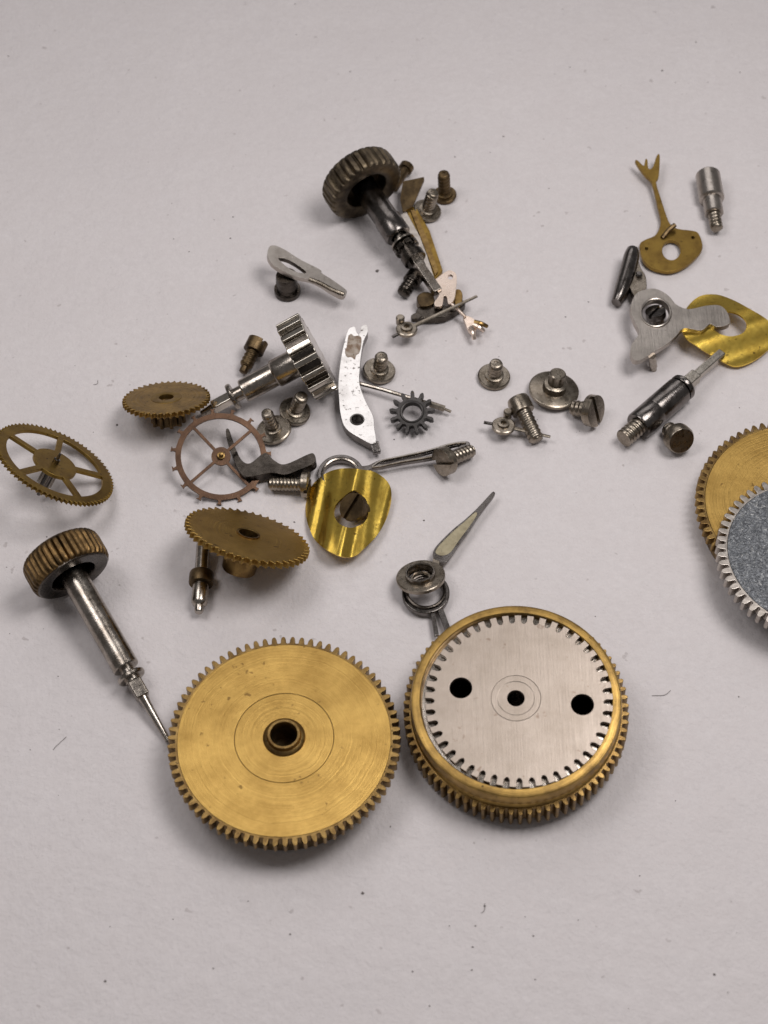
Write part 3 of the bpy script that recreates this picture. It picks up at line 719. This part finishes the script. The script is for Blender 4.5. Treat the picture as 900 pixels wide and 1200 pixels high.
# bent yellow washers
GY = 'polished yellow washers'
zw = zoom(340, 500, 6.43)
out = sm(zw([(330, 325), (440, 312), (540, 323), (640, 342), (735, 415), (765, 510), (742, 650), (682, 780), (600, 880), (500, 962), (420, 985), (300, 942), (200, 870), (150, 780), (120, 680), (120, 560), (160, 450), (240, 370)]), 3)
hol = sm(zw([(480, 478), (400, 530), (343, 590), (330, 660), (370, 730), (460, 762), (560, 720), (590, 640), (560, 560), (532, 505)]), 3)
def zdome(u, v):
    x = (u - 409) + .28 * (v - 600)             # across the bend
    y = (v - 600)
    return 1.15 - .00042 * x * x + .12 * math.cos(x * .135 + .5 + .006 * y) + .05 * math.cos(x * .29 - y * .03) - .0022 * y + .0007 * x
c = W(409, 600, 0); t = Thing('dished_washer', 'shiny yellow bent washer with a slotted screw in its hole', 'washer', c, GY)
t.add('plate', sheet([out, hol], zdome, .09, 3.0), GOLD, world=True, bevel=.02, angle=50)
out = sm([(806, 359), (820, 347), (839, 345), (858, 351), (877, 361), (897, 373), (912, 388), (908, 402), (893, 416), (878, 425), (862, 429), (848, 424), (833, 416), (815, 404), (801, 392), (800, 374)], 4)
hol = sm([(852, 365), (866, 369), (875, 378), (872, 389), (858, 394), (843, 391), (836, 383), (840, 372)], 4)
def zbend(u, v):
    x = (u - 855) * .35 + (v - 388)
    return .75 + .38 * math.cos(x * .062 + .5) - .0009 * (u - 850)
c = W(855, 390, 0); t = Thing('dished_washer', 'bent yellow washer at the right edge under the nickel cam plate', 'washer', c, GY)
t.add('plate', sheet([out, hol], zbend, .10, 3.0), GOLD, world=True, bevel=.02, angle=50)

# pieces under the topmost crown
z1 = zoom(350, 150, 3.6)
c = W(505, 290, 0); t = Thing('brass_strip', 'long narrow grooved brass strip running out from the topmost crown', 'strip', c)
t.add('bar', sheet([z1([(445, 330), (495, 330), (552, 430), (608, 600), (575, 640), (520, 500)])], .55, .35), BRASS_OLIVE, world=True, bevel=.05)
t.add('ridge', sheet([z1([(470, 345), (490, 345), (545, 470), (590, 605), (575, 622), (520, 480)])], .64, .3), BRASS_EDGE, world=True, bevel=.04)
t.add('edge_strip', sheet([z1([(425, 370), (452, 345), (520, 470), (572, 632), (556, 640), (505, 500)])], .60, .3), NICKEL, world=True, bevel=.04)
c = W(488, 225, 0); t = Thing('corner_plate', 'small dark triangular plate behind the topmost crown', 'plate', c)
t.add('plate', sheet([z1([(440, 225), (528, 206), (530, 218), (505, 275), (480, 332), (440, 352), (428, 300)])], lambda u, v: 1.2 - (v - 205) * .012, .2), BRASS_BROWN, world=True, bevel=.04)
p0, p1 = (464, 199, 1.5), (478, 194, 1.5)
M, L = axis((466, 212, .5), (477, 195, .62)); k = K(470, 200)
t = Thing('peg', 'small brown peg sticking out behind the topmost crown', 'pin', M)
t.add('body', lathe(B(), [(0, -.6), (6 * k, -.6), (6 * k, L - .3), (8.5 * k, L - .3), (8.5 * k, L + .05), (7 * k, L + .12), (0, L + .12)], 24), BRASS_BROWN, bevel=0)
c = W(520, 345, 0); t = Thing('pallet_fork', 'pale rose gold pallet plate with a three pronged fork below the brass strip', 'pallet fork', c)
out = sm(z1([(565, 655), (590, 628), (628, 602), (652, 604), (667, 625), (664, 680), (655, 725), (632, 742), (624, 712), (612, 712), (606, 748), (578, 752), (572, 735), (592, 700)]), 4)
t.add('plate', sheet([out, z1(circle(11, 14, 640, 628))], lambda u, v: 1.05 + (345 - v) * .006, .22), PALE, world=True, bevel=.04)
t.add('stem', tube(B(), [W(529, 356, .95), W(537, 363, .8), W(545, 371, .66)], .10, 8), PALE, world=True, bevel=0)
cup = sm(z1([(694, 797), (712, 792), (738, 804), (752, 824), (752, 842), (740, 858), (726, 862), (712, 846), (702, 822)]), 3)
t.add('fork', sheet([cup], lambda u, v: .62, .2), PALE, world=True, bevel=.04)
for a, b, m_ in (((556, 378), (571, 382.5), BRASS_EDGE), ((555, 381), (567, 388), PALE), ((552, 384), (556, 398), PALE)):
    t.add('prong', tube(B(), smo([W(*a, .68), W((a[0] + b[0]) / 2 + .6, (a[1] + b[1]) / 2 - .8, .72), W(*b, .5)], 3), lambda s: .17 - .06 * s, 8), m_, world=True, bevel=0)
c = W(512, 352, 0); t = Thing('dark_block', 'small blackened steel block under the rose gold pallet plate', 'block', c)
t.add('body', sheet([sm(z1([(495, 770), (520, 745), (575, 735), (640, 752), (690, 725), (700, 745), (620, 795), (540, 800), (500, 802)]), 3)], .62, .5), BLACK, world=True, bevel=.06)
t.add('spur', sheet([sm(z1([(475, 790), (500, 778), (520, 790), (505, 803), (478, 805)]), 3)], .72, .3), BLACK, world=True, bevel=.05)
c = W(500, 345, 0); t = Thing('brown_bracket', 'small brown brass bracket beside the tip of the topmost stem', 'bracket', c)
t.add('body', sheet([sm(z1([(498, 712), (530, 690), (565, 700), (572, 735), (545, 750), (512, 748)]), 3)], .8, .6), BRASS_BROWN, world=True, bevel=.06)
t.add('wing', sheet([sm(z1([(655, 690), (680, 680), (692, 705), (685, 745), (662, 755)]), 3)], .7, .35), BRASS_EDGE, world=True, bevel=.05)

# wire pin behind the star gear
c = W(470, 463, 0); t = Thing('wire_pin', 'thin steel wire pin running behind the small dark star gear', 'pin', c)
t.add('wire', tube(B(), [W(420, 449, .55), W(450, 457, .62), W(500, 472, .62)], lambda s: .115, 8), STEEL, world=True, bevel=0)
t.add('end_sleeve', tube(B(), [W(504, 473.5, .5), W(521, 479, .42)], .18, 10), SCREW, world=True, bevel=0)
t.add('tip', tube(B(), [W(519, 478.5, .45), W(528.5, 482.5, .4)], .08, 8), SCREW, world=True, bevel=0)

# ------------------------------------------------------------------ screws
button_screw('broad headed screw standing on its head beside the mirror bright lever', 444, 438, 19, .28, 8.2, 416.5, lean=(.12, .02))
button_screw('button headed screw standing alone left of the big button screw', 578.5, 444, 19, .28, 8.5, 425, lean=(.05, -.02))
button_screw('biggest button screw, with a wide round plate and stepped boss', 648, 462, 29.5, .30, 9.5, 437, lean=(.1, .08), boss=(14, .42))
button_screw('pale broad headed screw touching the rim of the copper escape wheel', 322, 508, 21, .22, 7.5, 483, lean=(-.22, .02), mat=SCREW)
button_screw('broad headed screw nearest under the rim of the shiny nickel crown', 345, 487, 18.5, .26, 8.4, 464, mat=SCREW, lean=(.30, -.12))
button_screw('bright tipped screw standing on its head right of the topmost crown', 500, 251, 16.5, .25, 7.6, 225, lean=(.20, -.05))
button_screw('dark tipped screw farthest from the barrels, behind a bright tipped screw', 521, 231, 14, .25, 7.4, 203, mat=BRASS_BROWN, lean=(-.06, .0))
screw('brown slotted screw lying left of the shiny nickel crown', (303, 399, .95), (284, 437, .40), 12.2, .34, 8.2, BRASS_BROWN, slot=True, point=.2, spin=40)
screw('screw under the tiny seconds hand, head against the biggest button screw', (606, 467, 1.0), (629, 516, .42), 13.6, .33, 9.6, SCREW, slot=False, pitch=.27)
screw('slotted screw lying right of the biggest button screw, slot facing right', (699, 482, 1.05), (671, 478, .45), 19, .30, 10.0, SCREW, slot_dir=(.35, 1), pitch=.27)
screw('screw with plain round head lying beside the polished dark sleeve', (799, 517, 1.1), (783, 503, .35), 17.4, .40, 10, SCREW, slot=False)
screw('slotted screw with bright shank lying against the long dark loop', (517, 542, 1.05), (553, 528, .45), 17, .22, 8.4, SCREW, slot_dir=(1, .06), pitch=.24)
screw('threaded screw lying below the black bent lever, head to the right', (362, 568, .72), (316, 567, .5), 15.5, .16, 8.4, SCREW, spin=20, pitch=.2)
screw('slotted screw seen through the hole of the shiny yellow bent washer', (412, 594, 1.5), (428, 600, .45), 17, .3, 11, BRASS_BROWN, slot_dir=(.63, -1))
screw('dark screw seated in the hole of the nickel cam plate', (768, 364, 1.35), (771, 386, .1), 12, .3, 9, DARK, spin=40)
screw('dark screw lying under the middle of the topmost crown stem', (488, 322, .62), (472, 344, .5), 10.5, .4, 8.5, BLACK, spin=20)

# ------------------------------------------------------------------ dust on the paper
bm = B()
def chip(x, y, r):
    n = random.randint(4, 6); a0 = random.random() * 6
    pts = [(x + r * random.uniform(.5, 1.2) * math.cos(a0 + 2 * PI * i / n), y + r * random.uniform(.4, 1) * math.sin(a0 + 2 * PI * i / n)) for i in range(n)]
    prism(bm, [pts], .001, r * .5)
for i in range(95):
    p = W(random.uniform(-10, 910), random.uniform(0, 1200)); chip(p.x, p.y, random.choice((.025, .03, .035, .04, .055)))
for u, v, r in ((425, 1047, .09), (123, 1150, .07), (837, 1142, .07), (503, 1179, .05), (497, 610, .06), (137, 498, .07), (442, 318, .12), (345, 612, .07), (776, 83, .08), (10, 66, .06), (554, 1110, .06), (568, 1062, .06), (557, 1085, .05), (553, 1137, .05), (250, 1135, .05), (340, 1095, .06), (346, 5, .06), (533, 184, .06), (590, 160, .06), (867, 85, .06)):
    p = W(u, v); chip(p.x, p.y, r)
for u, v, a, L in ((70, 871, .9, .9), (566, 1064, 1.2, .5), (775, 812, .3, 1.0), (112, 448, 1.0, .4)):
    p = W(u, v, .03); dx, dy = math.cos(a) * L / 2, math.sin(a) * L / 2
    tube(bm, smo([(p.x - dx, p.y - dy, .02), (p.x + random.uniform(-.15, .15), p.y + random.uniform(-.15, .15), .04), (p.x + dx, p.y + dy, .02)], 3), .012, 5)
d = link('dust', bm, DUST, bevel=0); d['kind'] = 'stuff'; d['label'] = 'dark specks and short fibres scattered on the white paper'
